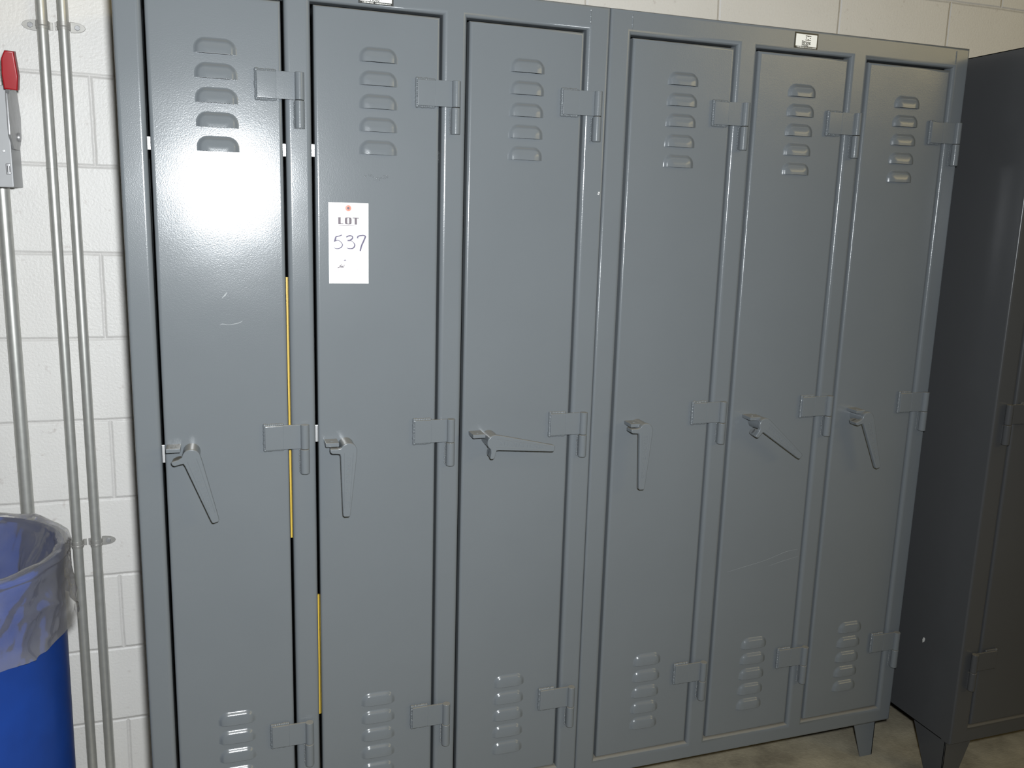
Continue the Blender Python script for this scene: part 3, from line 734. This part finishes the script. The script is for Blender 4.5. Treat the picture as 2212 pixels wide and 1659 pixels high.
def liner():
    n = 360; bm = bmesh.new(); rnd = random.Random(11)
    H = [(k, rnd.uniform(0, 2 * PI), rnd.uniform(0.5, 1)) for k in (5, 7, 11, 13, 17, 23)]
    G = [(k, rnd.uniform(0, 2 * PI), rnd.uniform(0.5, 1)) for k in (3, 4, 7, 9, 14)]
    def w(a, s, set_):       # folds: sharpened sum of waves, drifting with depth
        v = 0
        for k, ph, am in set_: v += am * (1 - 2 * abs(math.sin(0.5 * (k * a + ph + s * (2.2 if k % 2 else -1.6)))))
        return v / len(set_)
    prof = []
    # inside, from low in the drum up to the rim
    for i in range(44):
        f = i / 43; prof.append(('in', 0.30 + (DZ - 0.004 - 0.30) * f, f))
    for i in range(9):
        a = PI * (1 - i / 8); prof.append(('rim', a, 0))
    for i in range(1, 41):
        prof.append(('out', i / 40, 0))
    rings = []
    for kind, p, f in prof:
        ring = []
        for j in range(n):
            a = 2 * PI * j / n
            if kind == 'in':
                d = 1 - f
                r = 0.2085 - 0.012 * min(1, d * 4) - 0.085 * d * d * (0.6 + 0.4 * math.sin(2 * a + 1)) + w(a, d * 1.5, G) * 0.034 * min(1, d * 5) - 0.018 * min(1, d * 4)
                r = min(r, 0.2085); z = p
            elif kind == 'rim':
                cr = 0.2180 + 0.0015; rr = 0.0125 + 0.0030 * w(a, 0, H)
                r = cr + 0.001 + math.cos(p) * (rr + 0.003); z = DZ - 0.001 + math.sin(p) * rr + 0.0055 * w(a, 0.2, G)
            else:
                hem = 0.135 + 0.018 * math.sin(a * 2 + 2.4) + 0.012 * w(a, 0.7, G)
                z = DZ - 0.001 - p * hem
                bulge = 0.005 * math.sin(min(1, p * 1.3) * PI * 0.75)
                r = 0.2320 + bulge + 0.0150 * w(a, p * 2.2, H) * min(1, 0.25 + p * 2.5) + 0.013 * w(a, p * 1.4, G) * p - 0.006 * p
                r = max(r, 0.2265)
            q = Vector((math.cos(a) * 0.23, math.sin(a) * 0.23, z))
            rd = 1 - abs(noise.noise(q * 9 + Vector((3, 0, 1)))) * 2.2; rd2 = 1 - abs(noise.noise(q * 21)) * 2.2
            amp = {'in': 0.012 * min(1, (1 - f) * 5), 'rim': 0.0035, 'out': 0.0035 + 0.009 * (p if kind == 'out' else 0)}[kind]
            sg = -1 if kind == 'in' else 1
            r += sg * amp * (max(0, rd) ** 2 + 0.45 * max(0, rd2) ** 2)
            ring.append(bm.verts.new((r * math.cos(a), r * math.sin(a), z - FLOOR)))
        rings.append(ring)
    for a, b in zip(rings, rings[1:]):
        for i in range(n): bm.faces.new((a[i], a[(i + 1) % n], b[(i + 1) % n], b[i]))
    o = obj('drum_liner', bm, M_LINER, None, True, 70); o.location = (DX, DY, FLOOR)
    tag(o, 'clear crinkled plastic bag lining the blue drum, folded over its rim', 'bag')
liner()

# ------------------------------------------------------------------ room
def struct(name, x0, x1, y0, y1, z0, z1, m):
    bm = bmesh.new(); box(bm, x0, x1, y0, y1, z0, z1); o = obj(name, bm, m, smooth=False); o['kind'] = 'structure'; return o
struct('wall_back', -3.2, 4.2, WALL, WALL + 0.2, FLOOR, 3.4, M_WALL)
struct('floor', -3.2, 4.2, -4.2, WALL, FLOOR - 0.1, FLOOR, M_FLOOR)

# ------------------------------------------------------------------ camera
cam = bpy.data.cameras.new('camera'); co = bpy.data.objects.new('camera', cam); COL.objects.link(co)
cx, cy, cz, yaw, pitch, roll, fpx = -0.79878, -1.76748, 1.35865, 0.32936, -0.18857, 0.02972, 1881.338
F = Vector((math.sin(yaw) * math.cos(pitch), math.cos(yaw) * math.cos(pitch), math.sin(pitch)))
r0 = F.cross(Vector((0, 0, 1))).normalized(); u0 = r0.cross(F)
Rv = r0 * math.cos(roll) + u0 * math.sin(roll); Uv = -r0 * math.sin(roll) + u0 * math.cos(roll)
M3 = Matrix((Rv, Uv, -F)).transposed()
co.matrix_world = Matrix.Translation((cx, cy, cz)) @ M3.to_4x4()
cam.sensor_width = 36; cam.sensor_fit = 'HORIZONTAL'; cam.lens = fpx / 2212 * 36; cam.clip_start = 0.02
S.camera = co

# ------------------------------------------------------------------ light: the camera's flash, shop lights overhead, dim room
fl = bpy.data.lights.new('camera_flash', 'SPOT'); fl.spot_size = math.radians(146); fl.spot_blend = 1.0; fo = bpy.data.objects.new('camera_flash', fl); COL.objects.link(fo)
fo.location = (cx + 0.046, cy - 0.02, cz + 0.088); fl.energy = 222; fl.shadow_soft_size = 0.035; fl.color = (0.93, 0.97, 1.0)
fo.rotation_euler = (Vector((-0.62, 0, 1.25)) - fo.location).to_track_quat('-Z', 'Y').to_euler()
def area(name, loc, target, sx, sy, e, col):
    l = bpy.data.lights.new(name, 'AREA'); l.shape = 'RECTANGLE'; l.size = sx; l.size_y = sy; l.energy = e; l.color = col
    o = bpy.data.objects.new(name, l); COL.objects.link(o); o.location = loc
    d = Vector(target) - Vector(loc); o.rotation_euler = d.to_track_quat('-Z', 'Y').to_euler(); return o
area('shop_light', (2.2, -1.7, 3.3), (0.6, 0.0, 0.6), 3.0, 0.35, 7, (1.0, 0.88, 0.58))
area('shop_light', (7.0, -7.0, 3.9), (0.6, 0.0, 1.2), 4.2, 1.6, 125, (1.0, 0.80, 0.38))
area('shop_light', (-1.2, -2.4, 3.4), (-0.6, 0.0, 0.8), 3.0, 0.35, 4, (1.0, 0.92, 0.68))
wd = bpy.data.worlds.new('room'); S.world = wd; wd.use_nodes = True
wd.node_tree.nodes['Background'].inputs['Color'].default_value = (0.80, 0.82, 0.78, 1)
wd.node_tree.nodes['Background'].inputs['Strength'].default_value = 0.006

S.view_settings.view_transform = 'Standard'; S.view_settings.look = 'None'
S.view_settings.exposure = 0.0; S.view_settings.gamma = 1.0; S.view_settings.use_curve_mapping = False
